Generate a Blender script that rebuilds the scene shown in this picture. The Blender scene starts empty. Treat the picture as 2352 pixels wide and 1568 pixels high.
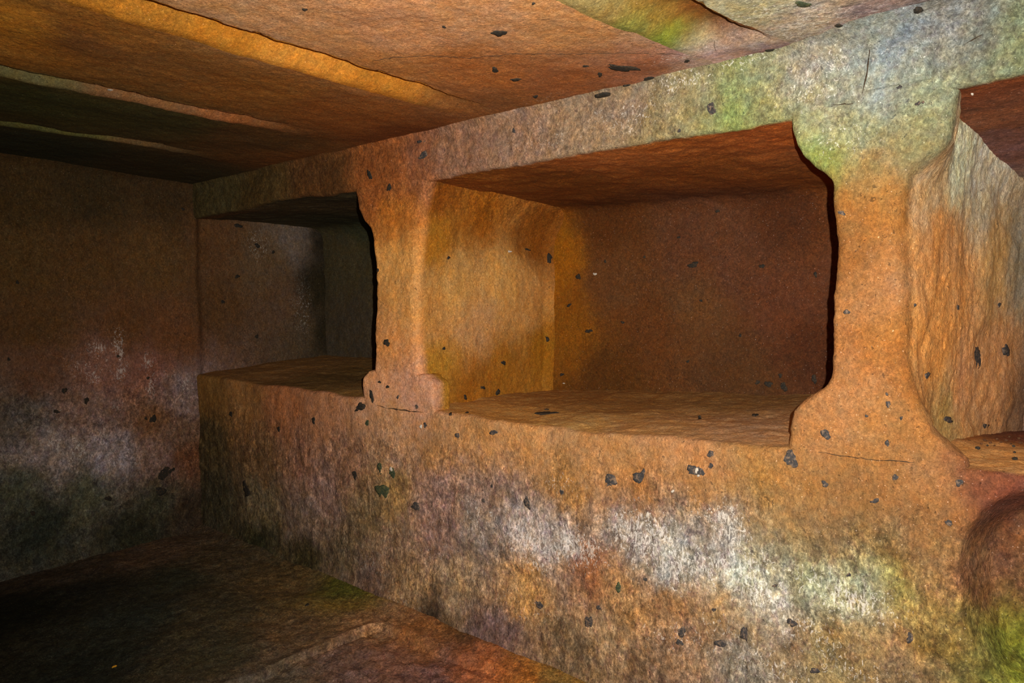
import bpy, bmesh, math, random
import numpy as np
from mathutils import Vector, Matrix

# ------------------------------------------------------------------ camera, world, light, exposure
SC = bpy.context.scene
COL = SC.collection
YAW, PITCH, FOC = math.radians(38.4), math.radians(3.2), 1520.0
cam_d = bpy.data.cameras.new('camera')
cam = bpy.data.objects.new('camera', cam_d)
COL.objects.link(cam)
cam_d.sensor_width = 36.0
cam_d.lens = 36.0 * FOC / 2352.0
cam_d.clip_start = 0.02
cam.rotation_euler = (math.pi / 2 - PITCH, 0, YAW)
SC.camera = cam
SC.view_settings.view_transform = 'Standard'
SC.view_settings.look = 'None'
SC.view_settings.gamma = 1.0
SC.view_settings.use_curve_mapping = False
SC.view_settings.exposure = 0.0
SC.cycles.diffuse_bounces = 3
SC.cycles.max_bounces = 4

W = bpy.data.worlds.new('world')
SC.world = W
W.use_nodes = True
bg = W.node_tree.nodes['Background']
bg.inputs['Color'].default_value = (0.75, 0.87, 1.0, 1)
bg.inputs['Strength'].default_value = 0.08

R_ = Vector((math.cos(YAW), math.sin(YAW), 0))
F0 = Vector((-math.sin(YAW), math.cos(YAW), 0))
F_ = F0 * math.cos(PITCH) - Vector((0, 0, 1)) * math.sin(PITCH)
U_ = R_.cross(F_)

# the photographer's flash, a hand's breadth right of and above the lens
FLASH = R_ * 0.062 + U_ * 0.052
ld = bpy.data.lights.new('camera_flash', 'SPOT')
ld.energy = 330.0
ld.color = (1.0, 0.93, 0.84)
ld.shadow_soft_size = 0.006
ld.spot_size = math.radians(150)
ld.spot_blend = 1.0
lo = bpy.data.objects.new('camera_flash', ld)
lo.location = FLASH
lo.rotation_euler = (math.pi / 2 - PITCH + math.radians(5), 0, YAW - math.radians(14))
COL.objects.link(lo)

# ------------------------------------------------------------------ where things stand
WA = 2.0        # long wall with the niches: the plane y = 2
WB = -4.08      # end wall
HC = 0.74       # ceiling above the eye
ZB = -1.385     # top of the low rock bed
ZF = -1.412     # trodden floor
NB = 2.97       # back of the niches


def ray(px, py):
    return R_ * ((px - 1176) / FOC) - U_ * ((py - 784) / FOC) + F_


def at(ax, v, px, py):
    """The point of the plane coordinate[ax] = v that stands behind a pixel of the photograph."""
    d = ray(px, py)
    return d * (v / d[ax])


# ------------------------------------------------------------------ numpy noise
RNG = np.random.RandomState(7)
TAB = RNG.rand(4096).astype(np.float64)


def hsh(i, j, k, s):
    return TAB[(i * 73856093 ^ j * 19349663 ^ k * 83492791 ^ (s * 2654435 + 97)) & 4095]


def vnoise(P, scale, seed=0):
    Q = P * scale + 1000.0
    I = np.floor(Q).astype(np.int64)
    f = Q - I
    f = f * f * f * (f * (f * 6 - 15) + 10)
    i, j, k = I[:, 0], I[:, 1], I[:, 2]
    out = 0
    for a in (0, 1):
        wa = f[:, 0] if a else 1 - f[:, 0]
        for b in (0, 1):
            wb = f[:, 1] if b else 1 - f[:, 1]
            for c in (0, 1):
                wc = f[:, 2] if c else 1 - f[:, 2]
                out = out + wa * wb * wc * hsh(i + a, j + b, k + c, seed)
    return out * 2 - 1


def fbm(P, scale, octs=4, seed=0, gain=0.5):
    o, a = 0, 1.0
    for q in range(octs):
        o = o + a * vnoise(P, scale * 2 ** q, seed + q * 11)
        a *= gain
    return o


def wobble(P):
    """The cut rock's unevenness: the same vector field for every surface, so that faces that meet go on meeting."""
    D = np.zeros_like(P)
    for c in range(3):
        D[:, c] = (0.012 * vnoise(P, 2.3, 5 + c) + 0.0075 * vnoise(P, 6.5, 15 + c)
                   + 0.0035 * vnoise(P, 17.0, 25 + c) + 0.0021 * vnoise(P, 42.0, 35 + c) + 0.0013 * vnoise(P, 95.0, 45 + c))
    # pick marks: long vertical flutes on the upright faces
    Q = P * np.array([1.0, 1.0, 0.16])
    t = 0.0022 * vnoise(Q, 34.0, 60) * np.clip((-0.45 - P[:, 2]) * 3, 0.25, 1)
    D[:, 0] += t
    D[:, 1] += t
    return D


def sstep(a, b, x):
    t = np.clip((x - a) / (b - a), 0, 1)
    return t * t * (3 - 2 * t)


# ------------------------------------------------------------------ rock colours: stains, algae, salt, grime and leftover light and shade painted in, each where it sits on its face
# (photo pixel used to find the spot on the named face, colour fitted there against test renders, lighting misses included)
STAIN_SHADE = {
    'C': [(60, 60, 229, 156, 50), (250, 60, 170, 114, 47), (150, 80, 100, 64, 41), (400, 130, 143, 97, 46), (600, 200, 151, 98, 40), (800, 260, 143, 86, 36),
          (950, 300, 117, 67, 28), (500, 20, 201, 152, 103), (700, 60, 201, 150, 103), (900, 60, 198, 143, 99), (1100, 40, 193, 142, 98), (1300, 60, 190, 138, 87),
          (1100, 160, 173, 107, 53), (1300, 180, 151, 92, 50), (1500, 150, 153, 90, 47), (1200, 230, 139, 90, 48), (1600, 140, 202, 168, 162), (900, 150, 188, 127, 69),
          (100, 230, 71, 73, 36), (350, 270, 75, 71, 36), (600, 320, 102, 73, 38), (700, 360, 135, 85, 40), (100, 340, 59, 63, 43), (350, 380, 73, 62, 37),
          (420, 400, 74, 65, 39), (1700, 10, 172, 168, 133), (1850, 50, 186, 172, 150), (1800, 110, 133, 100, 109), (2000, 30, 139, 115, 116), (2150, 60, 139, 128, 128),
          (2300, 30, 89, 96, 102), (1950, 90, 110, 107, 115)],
    'G0': [(300, 25, 182, 121, 39), (500, 85, 188, 125, 40), (700, 150, 212, 142, 53), (900, 205, 191, 125, 41), (1050, 250, 144, 95, 34)],
    'G1': [(100, 170, 118, 112, 70), (300, 215, 143, 103, 65), (600, 285, 154, 98, 56)],
    'G2': [(150, 300, 107, 107, 58), (350, 340, 127, 100, 63)],
    'G3': [(1400, 20, 135, 113, 62), (1370, 8, 140, 123, 74), (1460, 45, 120, 128, 58), (1520, 75, 119, 135, 49), (1600, 100, 153, 150, 116), (1520, 20, 114, 61, 17),
          (1650, 60, 96, 49, 14), (1580, 50, 132, 74, 27), (1740, 75, 107, 53, 26), (1500, 40, 136, 105, 43)],
    'A': [(2270, 1230, 82, 43, 46), (2320, 1160, 150, 77, 67), (2330, 1250, 22, 21, 23), (2290, 1350, 45, 28, 27), (2340, 1340, 58, 43, 40), (2245, 1340, 156, 87, 76),  # scoop interior: shade of the recess painted darker into the colour
          (880, 380, 149, 87, 42), (950, 350, 153, 98, 66), (1050, 350, 149, 111, 86), (1200, 320, 143, 114, 92), (1350, 290, 143, 120, 94), (1450, 250, 135, 116, 98),
          (1550, 230, 140, 127, 95), (1600, 200, 131, 122, 94), (1700, 240, 116, 144, 67), (1680, 200, 117, 131, 83), (1750, 180, 134, 133, 108), (1770, 250, 128, 124, 66),
          (1600, 265, 128, 124, 91), (1500, 300, 133, 118, 79), (1850, 170, 145, 137, 134), (1850, 250, 147, 151, 112), (1950, 200, 132, 136, 128), (2050, 170, 126, 138, 139),
          (2100, 100, 121, 130, 135), (2250, 130, 67, 50, 54), (2200, 50, 114, 115, 117), (2320, 120, 116, 130, 94), (1900, 300, 154, 149, 119), (1870, 350, 92, 135, 26),
          (1980, 310, 118, 138, 93), (2000, 270, 130, 135, 131), (2080, 270, 127, 127, 99), (2150, 250, 122, 121, 69), (2100, 330, 112, 115, 79), (2170, 200, 144, 157, 133),
          (600, 450, 92, 72, 37), (750, 420, 99, 65, 32), (500, 450, 94, 82, 48), (1950, 380, 138, 116, 67), (2000, 400, 150, 98, 39), (1930, 450, 143, 84, 33),
          (2000, 500, 140, 94, 43), (1950, 600, 122, 77, 29), (2020, 650, 159, 116, 79), (2050, 750, 148, 98, 43), (1960, 800, 144, 96, 53), (1980, 900, 161, 115, 75),
          (2000, 960, 155, 112, 65), (1900, 970, 154, 108, 67), (2100, 980, 146, 103, 56), (2050, 880, 143, 87, 31), (2060, 500, 153, 101, 43), (870, 450, 160, 92, 43),
          (900, 500, 192, 117, 41), (900, 600, 229, 168, 91), (920, 700, 210, 153, 86), (900, 800, 221, 151, 86), (880, 900, 229, 170, 128), (940, 900, 208, 154, 123),
          (480, 900, 153, 112, 57), (480, 1000, 96, 82, 52), (560, 900, 173, 124, 72), (650, 920, 189, 122, 77), (750, 930, 200, 140, 98), (900, 960, 203, 153, 108),
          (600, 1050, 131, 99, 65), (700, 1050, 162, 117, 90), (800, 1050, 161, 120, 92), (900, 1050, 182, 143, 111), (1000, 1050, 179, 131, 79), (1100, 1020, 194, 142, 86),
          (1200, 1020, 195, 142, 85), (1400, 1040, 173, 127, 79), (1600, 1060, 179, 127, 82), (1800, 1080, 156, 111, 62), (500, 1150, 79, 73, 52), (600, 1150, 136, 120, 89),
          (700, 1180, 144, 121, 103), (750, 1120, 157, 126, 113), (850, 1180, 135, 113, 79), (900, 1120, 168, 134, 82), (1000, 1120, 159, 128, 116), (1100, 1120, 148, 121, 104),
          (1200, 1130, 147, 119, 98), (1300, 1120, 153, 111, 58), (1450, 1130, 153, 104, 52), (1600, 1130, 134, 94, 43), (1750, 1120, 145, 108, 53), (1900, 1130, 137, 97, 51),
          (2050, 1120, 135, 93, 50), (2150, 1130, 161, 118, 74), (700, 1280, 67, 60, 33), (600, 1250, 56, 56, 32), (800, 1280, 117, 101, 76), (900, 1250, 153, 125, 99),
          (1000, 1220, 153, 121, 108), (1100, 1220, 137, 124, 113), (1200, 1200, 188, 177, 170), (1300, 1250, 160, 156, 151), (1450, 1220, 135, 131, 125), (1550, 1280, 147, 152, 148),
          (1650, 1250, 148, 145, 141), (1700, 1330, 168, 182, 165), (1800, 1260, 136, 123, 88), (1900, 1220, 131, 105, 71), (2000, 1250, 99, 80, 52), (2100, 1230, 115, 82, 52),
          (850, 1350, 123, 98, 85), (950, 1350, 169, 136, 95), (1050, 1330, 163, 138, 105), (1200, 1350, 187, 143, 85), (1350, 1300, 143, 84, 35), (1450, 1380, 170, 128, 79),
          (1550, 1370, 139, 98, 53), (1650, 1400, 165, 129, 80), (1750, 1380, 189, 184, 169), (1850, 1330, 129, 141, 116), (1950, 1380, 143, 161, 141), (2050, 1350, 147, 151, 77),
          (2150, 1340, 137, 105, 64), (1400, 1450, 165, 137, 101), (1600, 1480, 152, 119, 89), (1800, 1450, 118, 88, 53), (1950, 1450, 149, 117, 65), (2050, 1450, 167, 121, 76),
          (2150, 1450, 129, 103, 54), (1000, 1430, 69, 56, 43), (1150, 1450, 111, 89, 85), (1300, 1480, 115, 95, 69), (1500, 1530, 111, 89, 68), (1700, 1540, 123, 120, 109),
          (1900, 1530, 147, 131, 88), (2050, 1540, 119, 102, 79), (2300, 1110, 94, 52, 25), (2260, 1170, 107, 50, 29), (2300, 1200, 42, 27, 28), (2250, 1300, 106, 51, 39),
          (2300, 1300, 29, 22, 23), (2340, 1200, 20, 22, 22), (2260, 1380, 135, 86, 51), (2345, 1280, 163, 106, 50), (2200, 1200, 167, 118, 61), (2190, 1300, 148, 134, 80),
          (2280, 1450, 125, 141, 52), (2340, 1450, 62, 67, 13), (2330, 1530, 117, 130, 33), (2220, 1500, 59, 63, 37)],
    'S': [(2130, 400, 181, 150, 108), (2180, 400, 221, 227, 190), (2250, 380, 229, 228, 207), (2250, 450, 197, 181, 146), (2150, 550, 204, 139, 75), (2200, 650, 229, 163, 93),
          (2280, 600, 220, 176, 112), (2330, 600, 147, 138, 117), (2150, 750, 221, 152, 78), (2200, 900, 229, 164, 109), (2280, 850, 219, 160, 105), (2180, 950, 170, 145, 85),
          (2330, 900, 119, 90, 68)],
    'T': [(1000, 450, 139, 79, 18), (1100, 500, 156, 92, 18), (1000, 550, 171, 115, 31), (1050, 650, 199, 152, 86), (1150, 650, 219, 167, 94), (1100, 750, 200, 152, 101),
          (1220, 550, 140, 81, 18), (1200, 700, 214, 158, 89), (1000, 870, 172, 125, 40), (1150, 850, 167, 110, 29), (1080, 900, 157, 98, 24), (1000, 750, 196, 142, 76),
          (1240, 800, 162, 107, 23)],
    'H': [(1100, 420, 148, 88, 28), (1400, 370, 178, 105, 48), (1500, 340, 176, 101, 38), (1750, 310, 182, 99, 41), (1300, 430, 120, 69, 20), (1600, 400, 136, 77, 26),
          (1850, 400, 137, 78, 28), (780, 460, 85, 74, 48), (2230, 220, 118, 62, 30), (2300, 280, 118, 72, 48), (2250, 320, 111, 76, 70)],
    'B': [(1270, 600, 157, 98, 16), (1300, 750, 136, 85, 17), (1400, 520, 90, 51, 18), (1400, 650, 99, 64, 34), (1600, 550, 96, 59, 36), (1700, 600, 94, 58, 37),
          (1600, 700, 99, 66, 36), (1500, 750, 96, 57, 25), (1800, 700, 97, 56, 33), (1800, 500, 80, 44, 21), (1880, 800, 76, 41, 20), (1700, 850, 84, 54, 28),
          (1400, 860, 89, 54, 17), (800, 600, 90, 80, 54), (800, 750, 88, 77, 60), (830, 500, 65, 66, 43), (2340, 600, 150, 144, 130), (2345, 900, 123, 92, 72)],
    'K': [(1150, 945, 205, 154, 83), (1300, 960, 204, 163, 98), (1500, 980, 190, 144, 89), (1700, 990, 181, 138, 97), (1700, 930, 150, 112, 64), (1400, 920, 154, 111, 57),
          (780, 870, 139, 106, 57), (600, 860, 176, 129, 76), (2250, 1020, 152, 99, 50), (2330, 1000, 149, 85, 48), (2330, 1050, 217, 164, 100)],
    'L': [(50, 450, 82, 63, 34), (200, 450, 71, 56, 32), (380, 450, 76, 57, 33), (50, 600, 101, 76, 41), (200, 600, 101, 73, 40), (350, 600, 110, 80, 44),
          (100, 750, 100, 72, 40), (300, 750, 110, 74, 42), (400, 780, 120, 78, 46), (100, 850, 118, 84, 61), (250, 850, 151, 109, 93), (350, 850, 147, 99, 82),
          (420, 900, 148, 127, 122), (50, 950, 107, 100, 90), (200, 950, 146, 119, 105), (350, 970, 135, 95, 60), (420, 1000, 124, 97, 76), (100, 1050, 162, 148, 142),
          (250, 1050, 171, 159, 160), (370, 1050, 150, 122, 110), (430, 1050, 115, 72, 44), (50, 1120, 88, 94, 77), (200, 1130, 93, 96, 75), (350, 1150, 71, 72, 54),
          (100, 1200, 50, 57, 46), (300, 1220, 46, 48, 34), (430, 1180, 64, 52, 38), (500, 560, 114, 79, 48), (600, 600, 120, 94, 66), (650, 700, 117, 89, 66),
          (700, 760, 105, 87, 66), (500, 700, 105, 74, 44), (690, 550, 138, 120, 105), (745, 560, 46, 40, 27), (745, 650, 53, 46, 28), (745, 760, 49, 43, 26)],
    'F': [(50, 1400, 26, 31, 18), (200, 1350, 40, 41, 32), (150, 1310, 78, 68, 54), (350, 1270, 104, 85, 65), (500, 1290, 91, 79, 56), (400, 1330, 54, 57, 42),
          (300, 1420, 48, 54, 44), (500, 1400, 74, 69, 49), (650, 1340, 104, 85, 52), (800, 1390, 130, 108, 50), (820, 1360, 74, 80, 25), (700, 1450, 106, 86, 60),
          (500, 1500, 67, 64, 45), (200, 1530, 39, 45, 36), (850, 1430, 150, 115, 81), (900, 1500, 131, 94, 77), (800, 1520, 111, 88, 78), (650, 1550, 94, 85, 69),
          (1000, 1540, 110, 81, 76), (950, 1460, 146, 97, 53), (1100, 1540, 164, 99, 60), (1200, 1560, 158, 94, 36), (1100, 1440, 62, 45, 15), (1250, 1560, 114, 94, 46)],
}

SALT = {  # white crystals and drips: photo pixel, radius in metres (across, up), strength
    'A': [(1230, 1240, .17, .07, 1.0), (1320, 1250, .12, .07, 1.1), (1480, 1235, .12, .08, 1.0), (1560, 1290, .12, .07, .9), (1670, 1215, .06, .06, 1.0), (1680, 1300, .13, .07, .9),
          (1740, 1370, .09, .04, 1.1), (1860, 1340, .09, .05, .7), (1950, 1385, .10, .04, .9), (1230, 1300, .05, .03, .9), (1100, 1190, .12, .08, .45), (1000, 1200, .14, .08, .3),
          (1560, 1470, .14, .05, .45), (1650, 1440, .1, .06, .4), (1200, 1400, .2, .08, .3), (1750, 1530, .12, .05, .6), (1950, 1540, .14, .04, .5), (1300, 1110, .1, .04, .35),
          (860, 1300, .12, .06, .4), (930, 1400, .16, .05, .4), (1600, 1190, .1, .05, .3), (1000, 1270, .14, .05, .35), (1850, 1450, .1, .05, .6), (1720, 1090, .04, .02, .2),
          (1560, 190, .10, .03, .7), (1700, 130, .10, .03, .7), (1870, 180, .10, .07, .55), (2050, 150, .09, .06, .35), (1930, 320, .10, .05, .4), (1250, 320, .2, .04, .3), (1450, 260, .15, .05, .5)],
    'L': [(225, 800, .05, .03, 1.0), (275, 800, .03, .08, 1.1), (278, 850, .03, .06, 1.0), (340, 830, .03, .06, .9), (348, 890, .03, .07, 1.0), (220, 865, .04, .03, .8), (120, 1020, .04, .07, .8),
          (170, 1040, .05, .07, .9), (230, 1000, .04, .04, .7), (270, 930, .04, .04, .6), (200, 840, .12, .06, .5), (60, 980, .06, .05, .4), (390, 860, .06, .03, .5), (300, 1060, .15, .06, .4),
          (430, 880, .05, .06, .6), (150, 950, .1, .06, .35), (20, 1050, .08, .05, .4), (600, 560, .12, .10, .45), (700, 700, .07, .22, .5)],
    'C': [(1700, 130, .10, .05, .7), (1850, 50, .15, .08, .7), (2000, 60, .15, .08, .6), (1450, 190, .08, .03, .5), (1250, 215, .1, .03, .3), (1560, 120, .10, .03, .7), (1000, 60, .3, .15, .18), (1750, 20, .12, .06, .6), (2150, 40, .1, .06, .5)],
}
PLANE = {'C': (2, HC), 'G0': (2, HC), 'G1': (2, HC), 'G2': (2, HC), 'G3': (2, HC + .01), 'A': (1, WA), 'T': (0, -2.10), 'H': (2, 0.505), 'B': (1, NB), 'K': (2, -0.43), 'L': (0, WB), 'F': (2, ZB)}


def place(z, px, py):
    if z == 'S':                                    # the slanting flank of the right-hand pillar
        n = Vector((1.0, -0.22, 0))
        d = ray(px, py)
        return d * (n.dot(Vector((-0.275, WA, 0))) / n.dot(d))
    return at(*PLANE[z], px, py)


def lin(c):
    return np.where(c <= .04045, c / 12.92, ((c + .055) / 1.055) ** 2.4)


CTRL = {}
for _z, _t in STAIN_SHADE.items():
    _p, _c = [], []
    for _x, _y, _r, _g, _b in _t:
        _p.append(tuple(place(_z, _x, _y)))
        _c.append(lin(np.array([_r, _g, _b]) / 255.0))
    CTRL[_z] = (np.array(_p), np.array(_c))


def blend(V, keys, e=0.085):
    P = np.concatenate([CTRL[k][0] for k in keys])
    C = np.concatenate([CTRL[k][1] for k in keys])
    num = np.zeros((len(V), 3))
    den = np.zeros(len(V))
    for p, c in zip(P, C):
        w = 1.0 / (((V - p) ** 2).sum(1) + e * e) ** 2.0
        num += w[:, None] * c
        den += w
    return num / den[:, None]


def salt(V, key):
    out = np.zeros(len(V))
    ax = {'A': (0, 2), 'L': (1, 2), 'C': (0, 1)}[key]
    for px, py, ru, rv, s in SALT[key]:
        p = place(key, px, py)
        d = ((V[:, ax[0]] - p[ax[0]]) / ru) ** 2 + ((V[:, ax[1]] - p[ax[1]]) / rv) ** 2
        out = np.maximum(out, s * np.exp(-d * 0.7))
    return out


def paint(me, V, zone):
    warp = np.stack([0.030 * fbm(V, 9.0, 3, 200 + c) + 0.012 * fbm(V, 40.0, 2, 230 + c) for c in range(3)], 1)
    Vw = V + warp
    S = np.zeros(len(V))
    grit = np.full(len(V), 0.30)
    if zone == 'A':
        Vf = Vw.copy()
        Vf[:, 1] = WA
        C = blend(Vf, ['A'])
        S = salt(V + warp * 0.5, 'A')
        k = sstep(WA + 0.012, WA + 0.03, V[:, 1]) * sstep(-0.026, -0.018, V[:, 2] - ledge_z(V[:, 0])) * (V[:, 2] < 0)
        if k.max() > 0:
            C = C * (1 - k)[:, None] + blend(Vw, ['K']) * k[:, None]
            S *= 1 - k
        k2 = sstep(WA + 0.01, WA + 0.03, V[:, 1]) * (V[:, 2] > 0)
        if k2.max() > 0:
            C = C * (1 - k2)[:, None] + blend(Vw, ['H']) * k2[:, None]
            S *= 1 - k2
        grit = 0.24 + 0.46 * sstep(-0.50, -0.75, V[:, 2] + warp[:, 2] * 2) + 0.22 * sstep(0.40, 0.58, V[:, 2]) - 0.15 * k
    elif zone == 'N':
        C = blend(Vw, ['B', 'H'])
    elif zone == 'P':
        C = blend(Vw, ['A'])
        S = salt(V, 'A')
        k = sstep(WA + 0.02, WA + 0.07, V[:, 1])
        side = blend(Vw, ['T', 'S'])
        C = C * (1 - k)[:, None] + side * k[:, None]
        S *= 1 - k
        grit = 0.22 + 0.24 * sstep(0.30, 0.50, V[:, 2])
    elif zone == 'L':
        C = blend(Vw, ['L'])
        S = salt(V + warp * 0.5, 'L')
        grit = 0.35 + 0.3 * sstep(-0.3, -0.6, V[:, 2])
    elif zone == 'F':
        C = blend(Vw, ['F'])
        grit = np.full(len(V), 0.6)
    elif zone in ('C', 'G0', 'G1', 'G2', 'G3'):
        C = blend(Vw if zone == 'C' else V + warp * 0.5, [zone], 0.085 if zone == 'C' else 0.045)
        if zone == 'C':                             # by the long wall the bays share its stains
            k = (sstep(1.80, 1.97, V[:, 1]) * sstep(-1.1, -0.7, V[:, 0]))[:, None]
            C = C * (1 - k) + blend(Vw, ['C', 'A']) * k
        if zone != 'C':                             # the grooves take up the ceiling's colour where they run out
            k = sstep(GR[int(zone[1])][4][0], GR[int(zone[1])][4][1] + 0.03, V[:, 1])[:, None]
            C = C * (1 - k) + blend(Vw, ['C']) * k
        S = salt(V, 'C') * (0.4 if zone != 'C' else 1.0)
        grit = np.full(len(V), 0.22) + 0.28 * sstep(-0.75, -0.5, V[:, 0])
    else:
        C = np.tile(np.array([0.20, 0.12, 0.07]), (len(V), 1))
    for nm, data in (('stain_shade', np.c_[np.clip(C, 0, 1), np.ones(len(V))]), ('mark', np.c_[np.clip(S, 0, 1.5) / 1.5, grit, np.zeros(len(V)), np.ones(len(V))])):
        at_ = me.attributes.new(nm, 'FLOAT_COLOR', 'POINT')
        at_.data.foreach_set('color', data.astype(np.float32).ravel())


# ------------------------------------------------------------------ mesh helpers
def prop(o, **kw):
    for k, v in kw.items():
        o[k] = v
    return o


def link_mesh(name, V, Fc, mat, parent=None, smooth=True):
    me = bpy.data.meshes.new(name)
    me.from_pydata([tuple(v) for v in V], [], [tuple(int(q) for q in f) for f in Fc])
    if smooth:
        me.polygons.foreach_set('use_smooth', [True] * len(me.polygons))
    me.materials.append(mat)
    o = bpy.data.objects.new(name, me)
    COL.objects.link(o)
    if parent is not None:
        o.parent = parent
    return o


def grid_obj(name, P, mat, parent=None, closed=False, flip=False, raw=False, zone='A', calm=1.0):
    """P: (nu, nv, 3) points; closed joins the last column to the first."""
    nu, nv, _ = P.shape
    V = P.reshape(-1, 3).astype(np.float64)
    Vd = V + (0 if raw else wobble(V) * calm)
    a = np.arange(nu - 1)[:, None] * nv
    b = np.arange(nv if closed else nv - 1)[None, :]
    b2 = (b + 1) % nv
    q = np.stack([a + b, a + b2, a + nv + b2, a + nv + b], -1).reshape(-1, 4)
    if flip:
        q = q[:, ::-1]
    me = bpy.data.meshes.new(name)
    me.vertices.add(len(Vd))
    me.vertices.foreach_set('co', Vd.astype(np.float32).ravel())
    me.loops.add(q.size)
    me.loops.foreach_set('vertex_index', q.astype(np.int32).ravel())
    me.polygons.add(len(q))
    me.polygons.foreach_set('loop_start', (np.arange(len(q)) * 4).astype(np.int32))
    me.polygons.foreach_set('loop_total', np.full(len(q), 4, np.int32))
    me.update(calc_edges=True)
    me.polygons.foreach_set('use_smooth', np.ones(len(q), bool))
    me.materials.append(mat)
    paint(me, V, zone)
    o = bpy.data.objects.new(name, me)
    COL.objects.link(o)
    if parent is not None:
        o.parent = parent
    return o


def empty(name, loc=(0, 0, 0)):
    o = bpy.data.objects.new(name, None)
    o.location = loc
    COL.objects.link(o)
    return o


def resample(pts, step):
    """Points at about even spacing along a polyline of 2-D points."""
    pts = np.array(pts, float)
    s = np.r_[0, np.cumsum(np.hypot(*np.diff(pts, axis=0).T))]
    n = max(2, int(round(s[-1] / step)) + 1)
    t = np.linspace(0, s[-1], n)
    return np.c_[np.interp(t, s, pts[:, 0]), np.interp(t, s, pts[:, 1])]


def arc(cx, cy, r, a0, a1, n=7):
    return [(cx + r * math.cos(math.radians(a)), cy + r * math.sin(math.radians(a))) for a in np.linspace(a0, a1, n)]


# ------------------------------------------------------------------ materials
class Nodes:
    def __init__(s, name):
        s.m = bpy.data.materials.new(name)
        s.m.use_nodes = True
        s.t = s.m.node_tree
        s.b = s.t.nodes['Principled BSDF']

    def new(s, kind, **kw):
        n = s.t.nodes.new(kind)
        for k, v in kw.items():
            setattr(n, k, v)
        return n

    def put(s, sock, v):
        if hasattr(v, 'is_output'):
            s.t.links.new(v, sock)
        else:
            sock.default_value = v

    def math(s, op, a, b=0.0, clamp=False):
        n = s.new('ShaderNodeMath', operation=op, use_clamp=clamp)
        s.put(n.inputs[0], a)
        s.put(n.inputs[1], b)
        return n.outputs[0]

    def remap(s, v, a, b, c, d, smooth=False):
        n = s.new('ShaderNodeMapRange', interpolation_type='SMOOTHSTEP' if smooth else 'LINEAR')
        for i, q in enumerate((v, a, b, c, d)):
            s.put(n.inputs[i], q)
        return n.outputs[0]

    def mix(s, f, a, b, mode='MIX'):
        n = s.new('ShaderNodeMix', data_type='RGBA', blend_type=mode)
        s.put(n.inputs[0], f)
        s.put(n.inputs[6], a)
        s.put(n.inputs[7], b)
        return n.outputs[2]

    def noise(s, vec, scale, detail=4.0, rough=0.55, dist=0.0):
        n = s.new('ShaderNodeTexNoise')
        s.put(n.inputs['Vector'], vec)
        n.inputs['Scale'].default_value = scale
        n.inputs['Detail'].default_value = detail
        n.inputs['Roughness'].default_value = rough
        n.inputs['Distortion'].default_value = dist
        return n.outputs['Fac']


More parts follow.
